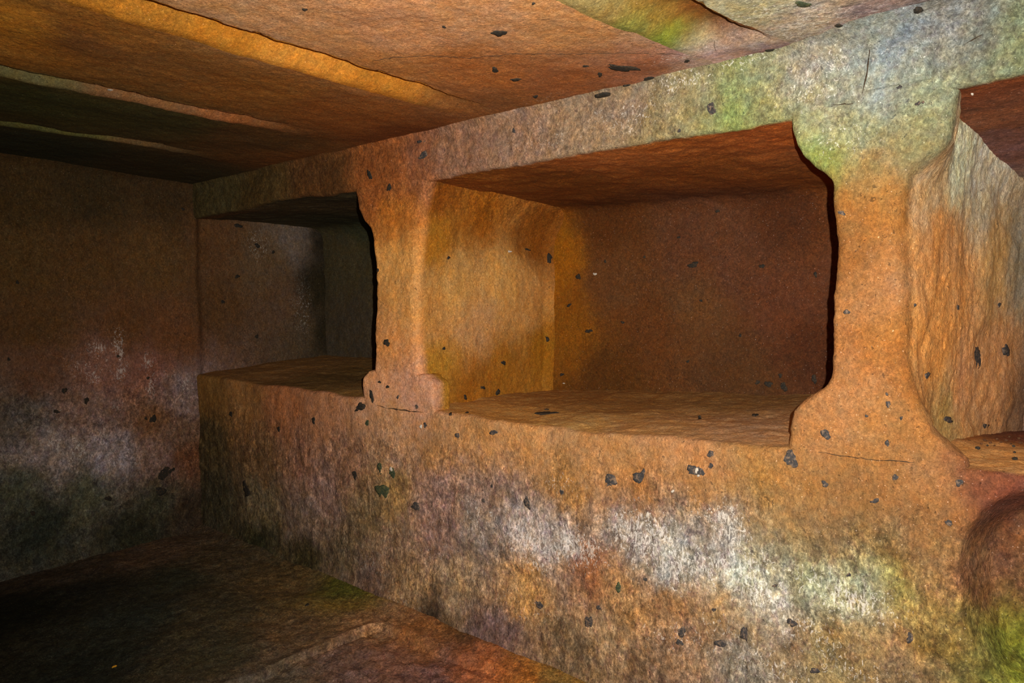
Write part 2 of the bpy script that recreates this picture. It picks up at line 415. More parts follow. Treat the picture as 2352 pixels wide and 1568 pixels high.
def rock_mat(name, squash=(1, 1, 1), bump=0.5, contrast=1.0, pits=1.0):
    g = Nodes(name)
    pos = g.new('ShaderNodeNewGeometry').outputs['Position']
    mp = g.new('ShaderNodeMapping')
    g.put(mp.inputs['Vector'], pos)
    mp.inputs['Scale'].default_value = squash
    sp = mp.outputs[0]
    st = g.new('ShaderNodeAttribute', attribute_name='stain_shade').outputs['Color']
    mk = g.new('ShaderNodeAttribute', attribute_name='mark').outputs['Color']
    sep = g.new('ShaderNodeSeparateColor')
    g.put(sep.inputs[0], mk)
    saltm, grit = g.math('MULTIPLY', sep.outputs[0], 1.5), sep.outputs[1]
    n1 = g.noise(pos, 13.0, 5, .6)
    n2 = g.noise(sp, 58.0, 6, .72, 0.4)
    n3 = g.noise(pos, 330.0, 3, .6)
    n4 = g.noise(sp, 125.0, 5, .72, 0.6)
    # ochre to mauve drift
    tint = g.mix(g.remap(n1, .34, .66, 0, 1), (1.07, 1.0, .84, 1), (.95, .99, 1.12, 1))
    col = g.mix(1.0, st, tint, 'MULTIPLY')
    tint2 = g.mix(g.remap(g.noise(pos, 37.0, 3, .6), .36, .64, 0, 1), (1.06, .99, .92, 1), (.95, 1.01, 1.06, 1))
    col = g.mix(1.0, col, tint2, 'MULTIPLY')
    # blotchy value changes
    c = g.math('MULTIPLY', g.math('ADD', .20, g.math('MULTIPLY', grit, 1.35)), contrast)
    a2 = g.math('MULTIPLY', g.remap(n2, .33, .67, -.72, .72), c)
    n5 = g.noise(sp, 24.0, 5, .62, .6)
    n6 = g.noise(pos, 5.5, 3, .6)
    c = g.math('MULTIPLY', c, g.remap(n6, .35, .65, .65, 1.30))
    a5 = g.math('MULTIPLY', g.remap(n5, .36, .64, -.62, .62), g.math('MULTIPLY', c, g.remap(grit, .25, .6, .25, 1)))
    a4 = g.math('MULTIPLY', g.remap(n4, .33, .67, -1.0, 1.0), g.math('ADD', .22, g.math('MULTIPLY', c, .78)))
    a3 = g.math('MULTIPLY', g.math('SUBTRACT', n3, .5), 2.0)
    v = g.math('ADD', g.math('ADD', g.math('ADD', a2, a5), a4), a3)
    v = g.math('POWER', 2.0, g.math('MULTIPLY', v, .85))
    cv = g.new('ShaderNodeVectorMath', operation='SCALE')
    g.put(cv.inputs[0], col)
    g.put(cv.inputs['Scale'], g.math('MULTIPLY', v, .94))
    col = cv.outputs[0]
    # mauve-brown clots between the ochre grains
    mv = g.mix(1.0, col, (.74, .66, .78, 1), 'MULTIPLY')
    col = g.mix(g.math('MULTIPLY', g.remap(g.noise(sp, 44.0, 6, .66, .5), .50, .62, 0, .8, True), g.remap(grit, .2, .7, .25, 1)), col, mv)
    # dark specks of scoria
    pk = g.remap(g.noise(sp, 58.0, 3, .55, .5), .665, .705, 0, .8, True)
    pk2 = g.remap(g.noise(pos, 150.0, 2.0, .5), .68, .72, 0, .7, True)
    pk = g.math('MULTIPLY', g.math('MAXIMUM', pk, pk2), pits, True)
    dk = g.mix(1.0, col, (.28, .30, .36, 1), 'MULTIPLY')
    col = g.mix(pk, col, dk)
    # pale crystals scattered in the tuff
    fl = g.remap(g.noise(pos, 190.0, 1.0, .5), .735, .77, 0, .9, True)
    lt = g.mix(1.0, col, (.10, .09, .08, 1), 'ADD')
    lt = g.mix(1.0, lt, (1.9, 1.95, 2.0, 1), 'MULTIPLY')
    col = g.mix(fl, col, lt)
    # salt bloom: broken, downward-running
    mp2 = g.new('ShaderNodeMapping')
    g.put(mp2.inputs['Vector'], pos)
    mp2.inputs['Scale'].default_value = (squash[0], squash[1], squash[2] * .42)
    sn = g.noise(sp, 92.0, 6, .70, 1.0)
    sn2 = g.noise(mp2.outputs[0], 105.0, 6, .62, .5)
    th = g.math('SUBTRACT', .625, g.math('MULTIPLY', saltm, .105))
    s1 = g.remap(g.math('SUBTRACT', sn, th), 0.0, .03, 0, 1, True)
    s2 = g.math('MULTIPLY', g.remap(g.math('SUBTRACT', sn2, g.math('ADD', th, .02)), 0.0, .04, 0, 1, True), g.remap(saltm, .35, .8, 0, 1))
    sm = g.math('MULTIPLY', g.math('MAXIMUM', s1, s2), g.remap(saltm, .08, .35, 0, .92))
    white = g.mix(g.remap(n1, .4, .6, 0, 1), (.66, .65, .63, 1), (.66, .63, .55, 1))
    wl = g.mix(.62, g.mix(1.0, col, (2.0, 2.05, 2.15, 1), 'MULTIPLY'), white)
    col = g.mix(sm, col, wl)
    g.put(g.b.inputs['Base Color'], col)
    g.b.inputs['Roughness'].default_value = 0.88
    g.b.inputs['Specular IOR Level'].default_value = 0.18
    hb2 = g.noise(sp, 58.0, 4, .66, 0.4)
    hb4 = g.noise(sp, 125.0, 3, .65, 0.6)
    h = g.math('ADD', hb2, g.math('MULTIPLY', hb4, .7))
    b = g.new('ShaderNodeBump')
    b.inputs['Strength'].default_value = bump
    b.inputs['Distance'].default_value = 0.0042
    g.put(b.inputs['Height'], h)
    g.put(g.b.inputs['Normal'], b.outputs[0])
    return g.m


ROCK = {
    'wall': rock_mat('tuff_wall', (1, 1, .72), .9),
    'bench': rock_mat('tuff_bench', (1, 1, .60), 1.0),
    'niche': rock_mat('tuff_niche', (1, 1, .9), .6, 1, .8),
    'pillar': rock_mat('tuff_pillar', (1, 1, .8), .75),
    'ceiling': rock_mat('tuff_ceiling', (.9, 1, 1), .6, 1, .9),
    'floor': rock_mat('tuff_floor', (1, 1, 1), 1.0),
}


def plain_mat(name, colour, vary=0.5, bump=.5, dust=None):
    g = Nodes(name)
    pos = g.new('ShaderNodeNewGeometry').outputs['Position']
    n = g.noise(pos, 120.0, 5, .65)
    v = g.remap(n, .3, .7, 1 - vary, 1 + vary)
    cv = g.new('ShaderNodeVectorMath', operation='SCALE')
    cv.inputs[0].default_value = colour
    g.put(cv.inputs['Scale'], v)
    out = cv.outputs[0]
    if dust:                                        # tuff dust caught in the pores
        out = g.mix(g.remap(g.noise(pos, 85.0, 6, .7, .5), .50, .60, 0, .8, True), out, dust)
    g.put(g.b.inputs['Base Color'], out)
    g.b.inputs['Roughness'].default_value = .85
    g.b.inputs['Specular IOR Level'].default_value = .2
    b = g.new('ShaderNodeBump')
    b.inputs['Strength'].default_value = bump
    b.inputs['Distance'].default_value = .004
    g.put(b.inputs['Height'], n)
    g.put(g.b.inputs['Normal'], b.outputs[0])
    return g.m


SCORIA = plain_mat('dark_scoria', (.050, .046, .045), dust=(.22, .15, .10, 1))
SCORIA2 = plain_mat('black_scoria', (.028, .025, .02), dust=(.07, .045, .025, 1))
SCORIA3 = plain_mat('mossy_scoria', (.05, .065, .035), dust=(.14, .13, .05, 1))
CRACK = plain_mat('crack_dark', (.06, .038, .022))
CRUMB = plain_mat('tuff_crumb', (.10, .045, .02))
PALE = plain_mat('pale_crystal', (.55, .50, .42), .2)
LEAF = plain_mat('dry_leaf', (.80, .42, .03), .15)


# ------------------------------------------------------------------ heights that vary along the long wall
def ledge_z(x):
    return np.interp(x, [-4.1, -2.45, -2.0, -1.5, -1.0, -0.5, 0.0, 1.6], [-0.436, -0.448, -0.462, -0.461, -0.450, -0.414, -0.405, -0.40])


def shelf_back_z(x):
    return np.interp(x, [-4.1, -3.4, -2.6, -2.1, -1.2, -0.7, -0.45, -0.1, 1.6], [-0.372, -0.378, -0.41, -0.476, -0.41, -0.372, -0.40, -0.448, -0.44])


def soffit_z(x):
    return np.interp(x, [-4.1, -2.5, -2.0, -0.6, -0.2, 1.6], [0.535, 0.535, 0.528, 0.528, 0.540, 0.53])


def soffit_back_z(x):
    return np.interp(x, [-4.1, -2.5, -2.1, -0.7, -0.45, -0.25, 1.6], [0.55, 0.55, 0.505, 0.475, 0.45, 0.415, 0.41])


XS = np.concatenate([np.arange(-4.20, -2.6, 0.0115), np.arange(-2.6, -1.0, 0.0085), np.arange(-1.0, 0.25, 0.0065), np.arange(0.25, 1.75, 0.04)])

# ------------------------------------------------------------------ long wall: lintel band up to the ceiling, with the niche hollows as its parts
def sweep(name, prof, step, mat, parent=None, xs=XS, **kw):
    base = prof(-1.0)
    n = len(resample(base, step))
    P = np.zeros((len(xs), n, 3))
    for i, x in enumerate(xs):
        q = np.array(prof(x), float)
        s = np.r_[0, np.cumsum(np.hypot(*np.diff(q, axis=0).T))]
        t = np.linspace(0, s[-1], n)
        P[i, :, 0] = x
        P[i, :, 1] = np.interp(t, s, q[:, 0])
        P[i, :, 2] = np.interp(t, s, q[:, 1])
    return P


def lintel_prof(x):
    zs = float(soffit_z(x))
    cove = float(np.interp(x, [-4.1, -1.6, -0.95, -0.60, -0.35, 0.05, 0.12, 0.45, 0.6, 1.6], [0.05, 0.055, 0.055, 0.065, 0.17, 0.17, 0.06, 0.06, 0.17, 0.17]))
    p = [(WA + 0.10, zs + 0.001), (WA + 0.02, zs)] + arc(WA + 0.018, zs + 0.018, 0.018, 270, 180, 5)
    p += arc(WA - cove, HC + 0.004 - cove, cove, 0, 90, 9)[0:]
    p += [(WA - cove - 0.012, HC + 0.02)]
    return p


P = sweep('wall_back', lintel_prof, 0.0075, None)
# a shallow dressed panel over the right-hand pillar
c0, c1 = at(1, WA, 1990, 110), at(1, WA, 2125, 222)
m = (sstep(c0.x - 0.008, c0.x + 0.004, P[..., 0]) * sstep(c1.x + 0.02, c1.x - 0.01, P[..., 0]) * sstep(c1.z - 0.006, c1.z + 0.006, P[..., 2])
     * sstep(WA - 0.05, WA - 0.01, P[..., 1]))
P[..., 1] += 0.010 * m
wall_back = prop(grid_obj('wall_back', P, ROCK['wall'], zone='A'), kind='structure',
                 label='tuff band above the niches, stained green and white towards the right')


def hollow(name, x0, x1, label, step_x=0.010, xb0=None, xb1=None):
    """Soffit and back wall of one niche, with its top and back corners rounded."""
    xs = np.arange(x0, x1 + step_x, step_x)

    def prof(x):
        a, b, z0 = float(soffit_z(x)), float(soffit_back_z(x)), float(shelf_back_z(x))
        p = [(WA + 0.03, a), (WA + 0.25, a + (b - a) * 0.2 + 0.006), (WA + 0.55, a + (b - a) * 0.55 + 0.008)]
        r = 0.10
        p += arc(NB - r, b - r, r, 90, 0, 7)
        p += [(NB + 0.004, 0.1), (NB, z0 - 0.04)]
        return p
    P = sweep(name, prof, 0.0095, None, xs=xs)
    return prop(grid_obj(name, P, ROCK['niche'], wall_back, flip=True, zone='N', calm=0.8), label=label)


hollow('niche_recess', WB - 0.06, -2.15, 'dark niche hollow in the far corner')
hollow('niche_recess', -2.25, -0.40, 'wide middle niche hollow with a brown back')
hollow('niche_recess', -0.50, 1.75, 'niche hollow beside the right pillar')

# ------------------------------------------------------------------ rock bench under the niches: front face and shelf
AX, AZ = -0.03, -0.72


def bench_prof(x):
    zl, zb = float(ledge_z(x)), float(shelf_back_z(x))
    p = [(WA - 0.035, ZF - 0.06), (WA - 0.03, ZB - 0.02), (WA - 0.008, ZB + 0.07), (WA, ZB + 0.2)]
    r = 0.020
    p += arc(WA + r, zl - r, r, 180, 90, 6)
    p += [(WA + 0.30, zl + (zb - zl) * 0.3), (WA + 0.7, zl + (zb - zl) * 0.72), (NB - 0.03, zb), (NB + 0.02, zb + 0.004)]
    return p


P = sweep('bench', bench_prof, 0.0085, None)
# the hollowed, arch-topped scoop at the right end of the front face
front = sstep(WA + 0.10, WA + 0.02, P[..., 1]) * sstep(-0.36, -0.45, P[..., 2])
ex = (P[..., 0] - 0.075) / 0.205
ez = (P[..., 2] + 0.70) / 0.27
rr = np.sqrt(np.abs(ex) ** 2.6 + np.abs(ez) ** 2.6)
P[..., 1] += 0.15 * sstep(1.02, 0.58, rr) * front
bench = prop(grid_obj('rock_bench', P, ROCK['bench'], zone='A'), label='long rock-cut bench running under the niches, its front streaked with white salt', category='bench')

# ------------------------------------------------------------------ end wall
ys = np.concatenate([np.arange(-1.7, 0.3, 0.05), np.arange(0.3, 3.06, 0.011)])
zs = np.arange(ZB - 0.12, HC + 0.04, 0.0105)
YY, ZZ = np.meshgrid(ys, zs, indexing='ij')
XX = np.full_like(YY, WB)
XX += 0.06 * sstep(HC - 0.07, HC + 0.02, ZZ) ** 2 + 0.05 * sstep(ZB + 0.12, ZB - 0.03, ZZ) ** 2
XX -= 0.03 * sstep(2.0, 2.06, YY) * sstep(-0.46, -0.42, ZZ)
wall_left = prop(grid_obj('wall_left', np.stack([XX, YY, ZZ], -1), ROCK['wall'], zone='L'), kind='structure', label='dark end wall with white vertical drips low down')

# ------------------------------------------------------------------ ceiling: flat bays parted by carved grooves
# a groove: sharp edge on the side of the door, then a recess, then a slope back down to the next bay
GR = [  # edge x by y, width of the recess, width of the slope, depth, where it dies out
    ([(-1.6, -1.72), (0.7, -1.706), (1.0, -1.695), (1.4, -1.662), (1.95, -1.603)], 0.075, 0.10, 0.055, (1.55, 1.95)),
    ([(-1.6, -2.55), (0.65, -2.535), (0.95, -2.508), (1.66, -2.415), (1.95, -2.38)], 0.065, 0.055, 0.036, (1.35, 1.78)),
    ([(-1.6, -3.36), (0.8, -3.33), (1.3, -3.217), (1.64, -3.19), (1.95, -3.15)], 0.05, 0.05, 0.030, (1.30, 1.72)),
    ([(-1.6, -0.95), (0.9, -0.80), (1.577, -0.676), (1.888, -0.596), (1.95, -0.57)], 0.13, 0.085, 0.055, (1.78, 1.91)),
    ([(-1.6, 0.10), (1.0, 0.20), (1.95, 0.40)], 0.13, 0.085, 0.055, (1.78, 1.91)),
]


def ceil_z(X, Y):
    Z = np.full_like(X, HC)
    jag = 0.006 * vnoise(np.stack([X.ravel() * 0, Y.ravel(), Y.ravel() * 0], -1), 14.0, 3).reshape(X.shape) + \
        0.003 * vnoise(np.stack([X.ravel() * 0, Y.ravel(), Y.ravel() * 0], -1), 45.0, 4).reshape(X.shape)
    for pts, wr, ws, dp, (f0, f1) in GR:
        ys_, xs_ = zip(*pts)
        e = np.interp(Y, ys_, xs_) + jag
        d = e - X                      # metres beyond the sharp edge
        k = sstep(f1, f0, Y)
        g = sstep(0.0, 0.006, d) * sstep(wr + ws, wr * 0.8, d)
        Z = Z + dp * g * k
    Z = Z - 0.012 * sstep(1.2, 1.98, Y)
    return Z


def edge_x(i, Y):
    ys_, xs_ = zip(*GR[i][0])
    return np.interp(Y, ys_, xs_)


yc = np.concatenate([np.arange(-1.7, 0.3, 0.05), np.arange(0.3, 2.0, 0.010), [2.03]])


def bay(name, xl, xr, label, n_fine, parent, gi=None, zone='C'):
    """A strip of ceiling between two lines x = xl(y) and x = xr(y); gi puts extra rows at that groove's sharp edge, at the strip's right."""
    cols = []
    L, Rr = xl(yc), xr(yc)
    t = np.linspace(0, 1, n_fine)
    X = L[:, None] + (Rr - L)[:, None] * t[None, :]
    if gi is not None:
        e = edge_x(gi, yc)
        jag = 0.006 * vnoise(np.stack([yc * 0, yc, yc * 0], -1), 14.0, 3) + 0.003 * vnoise(np.stack([yc * 0, yc, yc * 0], -1), 45.0, 4)
        ex_ = (e + jag)[:, None] + np.array([-0.010, -0.0055, -0.003, -0.0005, 0.0015])[None, :]
        X = np.sort(np.concatenate([X, ex_], 1), 1)
    Y = np.repeat(yc[:, None], X.shape[1], 1)
    Z = ceil_z(X, Y)
    o = grid_obj(name, np.stack([X, Y, Z], -1), ROCK['ceiling'], parent, flip=True, zone=zone, calm=0.55)
    o['label'] = label
    return o


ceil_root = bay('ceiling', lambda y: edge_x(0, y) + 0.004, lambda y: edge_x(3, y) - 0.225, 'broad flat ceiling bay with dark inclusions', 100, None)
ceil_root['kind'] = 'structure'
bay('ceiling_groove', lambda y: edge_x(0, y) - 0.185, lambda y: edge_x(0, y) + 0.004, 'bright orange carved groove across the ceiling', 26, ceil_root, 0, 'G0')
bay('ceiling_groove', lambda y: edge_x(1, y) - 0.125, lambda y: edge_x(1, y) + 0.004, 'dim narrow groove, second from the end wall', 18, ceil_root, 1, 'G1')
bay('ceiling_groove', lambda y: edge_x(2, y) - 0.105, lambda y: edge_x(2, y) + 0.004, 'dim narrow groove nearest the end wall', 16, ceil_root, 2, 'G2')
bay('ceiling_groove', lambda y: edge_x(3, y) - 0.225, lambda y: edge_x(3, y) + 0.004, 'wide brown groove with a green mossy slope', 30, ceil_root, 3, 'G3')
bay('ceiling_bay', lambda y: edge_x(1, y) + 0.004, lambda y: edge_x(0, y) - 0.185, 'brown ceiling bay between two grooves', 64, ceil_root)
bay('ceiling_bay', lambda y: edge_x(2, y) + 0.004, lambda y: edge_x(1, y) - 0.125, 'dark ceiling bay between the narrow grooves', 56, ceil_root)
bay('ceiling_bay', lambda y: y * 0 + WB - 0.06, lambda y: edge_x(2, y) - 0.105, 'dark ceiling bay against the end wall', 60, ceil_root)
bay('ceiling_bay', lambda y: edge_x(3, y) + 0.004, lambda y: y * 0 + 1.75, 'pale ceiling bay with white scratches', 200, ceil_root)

# ------------------------------------------------------------------ low rock bed in the corner, and the floor
xb = np.concatenate([np.arange(WB - 0.06, -2.5, 0.012), np.arange(-2.5, -2.1, 0.006), np.arange(-2.1, 0.1, 0.010), np.arange(0.1, 1.75, 0.05)])
yb = np.concatenate([np.arange(-1.7, 0.5, 0.05), np.arange(0.5, 1.75, 0.011), np.arange(1.75, 2.03, 0.006)])
X, Y = np.meshgrid(xb, yb, indexing='ij')
w1 = 0.010 * vnoise(np.stack([X.ravel(), Y.ravel(), X.ravel() * 0], -1), 7.0, 8).reshape(X.shape)
bed_x = np.interp(Y, [-1.7, 1.19, 1.6, 1.85, 2.0], [-2.30, -2.275, -2.22, -2.185, -2.15])
bed_y = np.interp(X, [-2.3, -2.185, -1.8, -1.376, -0.8, 1.7], [1.83, 1.848, 1.875, 1.90, 1.93, 1.96])
dx = X - bed_x + w1
dy = bed_y - Y + w1
low = sstep(0.0, 0.035, dx) * sstep(-0.005, 0.085, dy)
rim = 0.006 * np.exp(-(dx / 0.03) ** 2) * sstep(-0.05, 0.05, dy)
Z = ZB + rim - (ZB - ZF + 0.03) * low + 0.02 * sstep(1.90, 2.0, Y)
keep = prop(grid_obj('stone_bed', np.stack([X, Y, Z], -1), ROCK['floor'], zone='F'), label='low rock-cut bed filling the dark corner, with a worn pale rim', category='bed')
xf = np.concatenate([np.arange(-2.45, 0.3, 0.012), np.arange(0.3, 1.75, 0.05)])
yf = np.concatenate([np.arange(-1.7, 0.5, 0.05), np.arange(0.5, 2.0, 0.012)])
X, Y = np.meshgrid(xf, yf, indexing='ij')
PP = np.stack([X.ravel(), Y.ravel(), X.ravel() * 0], -1)
Z = ZF + (0.006 * vnoise(PP, 9.0, 71) + 0.006 * vnoise(PP, 21.0, 72) + 0.004 * vnoise(PP, 48.0, 73)).reshape(X.shape)
floor = prop(grid_obj('floor', np.stack([X, Y, Z], -1), ROCK['floor'], zone='F'), kind='structure', label='rough trodden rock floor')

# ------------------------------------------------------------------ the rest of the chamber, behind the camera
ys = np.arange(-1.7, 2.05, 0.06)
zs = np.arange(ZF - 0.05, HC + 0.06, 0.06)
YY, ZZ = np.meshgrid(ys, zs, indexing='ij')
prop(grid_obj('wall_right', np.stack([np.full_like(YY, 1.7), YY, ZZ], -1), ROCK['wall'], flip=True, zone='X'), kind='structure', label='plain tuff wall behind the camera on the right')
DX0, DX1, DZ = -0.75, 0.25, 0.35
xs_ = np.unique(np.concatenate([np.arange(WB - 0.05, 1.75, 0.07), [DX0, DX1]]))
zs_ = np.unique(np.concatenate([np.arange(ZF - 0.05, HC + 0.06, 0.07), [DZ]]))
nx, nz = len(xs_), len(zs_)
V, Fc = [], []
for dpt in (-1.65, -2.1):
    for x in xs_:
        for z in zs_:
            V.append((x, dpt, z))
for k in range(2):
    for i in range(nx - 1):
        for j in range(nz - 1):
            if xs_[i] >= DX0 - 1e-6 and xs_[i + 1] <= DX1 + 1e-6 and zs_[j + 1] <= DZ + 1e-6:
                continue
            a = k * nx * nz + i * nz + j
            Fc.append((a, a + 1, a + nz + 1, a + nz))
N0 = nx * nz


def jamb(i, j0, j1):
    for j in range(j0, j1):
        a = i * nz + j
        Fc.append((a, a + 1, a + 1 + N0, a + N0))


i0, i1 = int(np.argmin(abs(xs_ - DX0))), int(np.argmin(abs(xs_ - DX1)))
jz = int(np.argmin(abs(zs_ - DZ)))
jamb(i0, 0, jz)
jamb(i1, 0, jz)
for i in range(i0, i1):
    a = i * nz + jz
    Fc.append((a, a + nz, a + nz + N0, a + N0))
V = np.array(V)
o = link_mesh('wall_front', V + wobble(V), Fc, ROCK['wall'])
paint(o.data, V, 'X')
prop(o, kind='structure', label='plain tuff wall behind the camera, with the doorway')

# ------------------------------------------------------------------ the two pillars
def pillar(name, left, right, back_l, back_r, zsplit, label, base_fn=None):
    """left / right: (x, z) outline of the front face, from top to bottom."""
    root = empty(name, ((left[-1][0] + right[-1][0]) / 2, WA + 0.4, left[-1][1]))
    lx, lz = zip(*sorted([(a, b) for a, b in left], key=lambda q: q[1]))
    rx, rz = zip(*sorted([(a, b) for a, b in right], key=lambda q: q[1]))
    zmin, zmax = min(lz[0], rz[0]), max(lz[-1], rz[-1])

    def ring(z):
        a, b = float(np.interp(z, lz, lx)), float(np.interp(z, rz, rx))
        fy = WA + 0.003 + 0.035 * float(sstep(zmax - 0.035, zmax, z))
        b0 = float(np.interp(0.0, rz, rx))
        r = 0.020
        bl, br = back_l(z, a), back_r(z, b)
        s0 = b0 + (br - b0) * 0.25
        q = [(bl, NB + 0.03)] + [(a, fy + 0.25)] + arc(a + r, fy + r, r, 180, 270, 6) + arc(b - 2 * r, fy + 2 * r, 2 * r, 270, 348 if s0 > b else 360, 9)
        g = (.24, .62) if s0 > b else (0, .6)
        q += [(b + (s0 - b) * g[0], fy + 0.07), (b + (s0 - b) * g[1], fy + 0.16), (s0, fy + 0.25), (b0 + (br - b0) * 0.52, fy + 0.5), (br, NB - 0.06), (br + 0.04, NB + 0.03)]
        return q
    n = 300
    parts = [('base', zmin, zsplit[0]), ('shaft', zsplit[0], zsplit[1]), ('capital', zsplit[1], zmax)]
    for nm, a, b in parts:
        zz = np.linspace(a, b, max(4, int((b - a) / 0.0075)))
        P = np.zeros((len(zz), n, 3))
        for i, z in enumerate(zz):
            q = np.array(ring(z))
            s = np.r_[0, np.cumsum(np.hypot(*np.diff(q, axis=0).T))]
            t = np.linspace(0, s[-1], n)
            P[i, :, 0] = np.interp(t, s, q[:, 0])
            P[i, :, 1] = np.interp(t, s, q[:, 1])
            P[i, :, 2] = z
        o = grid_obj(nm, P, ROCK['pillar'], root, zone='P')
        o.matrix_parent_inverse = Matrix.Translation(-root.location)
    prop(root, label=label, category='pillar', kind='thing')
    return root


def outline(pxs):
    return [(at(1, WA, *p).x, at(1, WA, *p).z) for p in pxs]


L1 = [(-2.528, 0.60)] + outline([(815, 435), (820, 480), (832, 502), (850, 520), (856, 545), (858, 600), (861, 700), (862, 800), (859, 845)]) + [(-2.41, -0.55)]
R1 = [(-2.04, 0.60), (-2.05, 0.53), (-2.085, 0.46), (-2.10, 0.40)] + outline([(958, 600), (958, 700), (959, 860)]) + [(-2.11, -0.55)]
p1 = pillar('rock_pillar', L1, R1, lambda z, a: a - 0.02, lambda z, b: -2.095 + 0.16 * max(0, (z - 0.25) / 0.27) ** 2, (-0.24, 0.33),
            'slim rock pillar between the dark corner niche and the wide middle niche')
L2 = [(-0.578, 0.60)] + outline([(1810, 275), (1815, 310), (1824, 336), (1840, 360), (1866, 381), (1895, 398), (1908, 410), (1913, 430), (1911, 600), (1907, 760), (1908, 870),
                                 (1900, 887), (1870, 908), (1848, 925), (1828, 945), (1823, 975), (1812, 1018)]) + [(-0.556, -0.50)]
R2 = [(-0.172, 0.60)] + outline([(2200, 200), (2192, 250), (2184, 310), (2168, 335), (2140, 358), (2108, 385), (2085, 412), (2078, 470), (2080, 600), (2088, 850), (2105, 900),
                                 (2125, 938), (2145, 985), (2160, 1003), (2185, 1018), (2210, 1040), (2232, 1058)]) + [(-0.10, -0.50)]
p2 = pillar('rock_pillar', L2, R2, lambda z, a: a - 0.02,
            lambda z, b: -0.06 + 0.05 * max(0, (z - 0.25) / 0.25) ** 2, (-0.21, 0.335),
            'stout rock pillar at the right with a flared foot and green-stained capital')

# block at the foot of the slim pillar: a rounded slab
def foot_block(root):
    a, b = at(1, WA, 838, 900).x, at(1, WA, 994, 915).x
    z0, z1 = -0.475, -0.318
    nz_, na = 26, 120
    P = np.zeros((nz_ + 6, na, 3))
    zz = np.linspace(z0, z1, nz_)
    rows = [(z, 0.0) for z in zz] + [(z1 + 0.003, 0.006), (z1 + 0.005, 0.012), (z1 + 0.006, 0.018), (z1 + 0.006, 0.024), (z1 + 0.006, 0.028), (z1 + 0.006, 0.032)]
    for i, (z, ins) in enumerate(rows):
        rnd = 0.035 * float(sstep(-0.37, z1, z)) ** 2
        aa, bb = a + ins + rnd * 0.6, b - ins - rnd * 1.5
        y0, y1 = WA - 0.004 + ins + rnd * 0.3, WA + 0.10 - ins
        r = 0.014
        q = arc(aa + r, y0 + r, r, 180, 270, 5) + arc(bb - r, y0 + r, r, 270, 360, 5) + arc(bb - r, y1 - r, r, 0, 90, 5) + arc(aa + r, y1 - r, r, 90, 180, 5)
        q.append(q[0])
        q = np.array(q)
        s = np.r_[0, np.cumsum(np.hypot(*np.diff(q, axis=0).T))]
        t = np.linspace(0, s[-1], na + 1)[:-1]
        P[i, :, 0] = np.interp(t, s, q[:, 0])
        P[i, :, 1] = np.interp(t, s, q[:, 1])
        P[i, :, 2] = z
    o = grid_obj('foot_block', P, ROCK['pillar'], root, closed=True, zone='P')
    o.matrix_parent_inverse = Matrix.Translation(-root.location)
    o['label'] = 'paler squared block at the foot'


foot_block(p1)

# ------------------------------------------------------------------ dark stones caught in the tuff, each a lump of its own set in its face
random.seed(11)
HOST = {'C': ceil_root, 'A': wall_back, 'D': bench, 'L': wall_left, 'T': p1, 'S': p2, 'B': wall_back.children[1], 'K': bench, 'Q': p1, 'R': p2, 'G': None}
FRAME = {  # (across, up, out of the face)
    'C': ((1, 0, 0), (0, 1, 0), (0, 0, -1)), 'A': ((1, 0, 0), (0, 0, 1), (0, -1, 0)), 'L': ((0, 1, 0), (0, 0, 1), (1, 0, 0)),
    'T': ((0, 1, 0), (0, 0, 1), (1, 0, 0)), 'S': ((0.215, 0.976, 0), (0, 0, 1), (0.976, -0.215, 0)), 'B': ((1, 0, 0), (0, 0, 1), (0, -1, 0)), 'K': ((1, 0, 0), (0, 1, 0), (0, 0, 1))}
for _a, _b in (('D', 'A'), ('Q', 'A'), ('R', 'A')):
    FRAME[_a] = FRAME[_b]
    PLANE[_a] = PLANE[_b]


def surf(face, px, py):
    """Point of a face behind a pixel, on the uneven rock itself (a ray into the built mesh)."""
    d = ray(px, py)
    ok, loc, nor, idx, ob, mx = SC.ray_cast(DG, Vector((0, 0, 0)), d.normalized())
    return loc, nor, ob


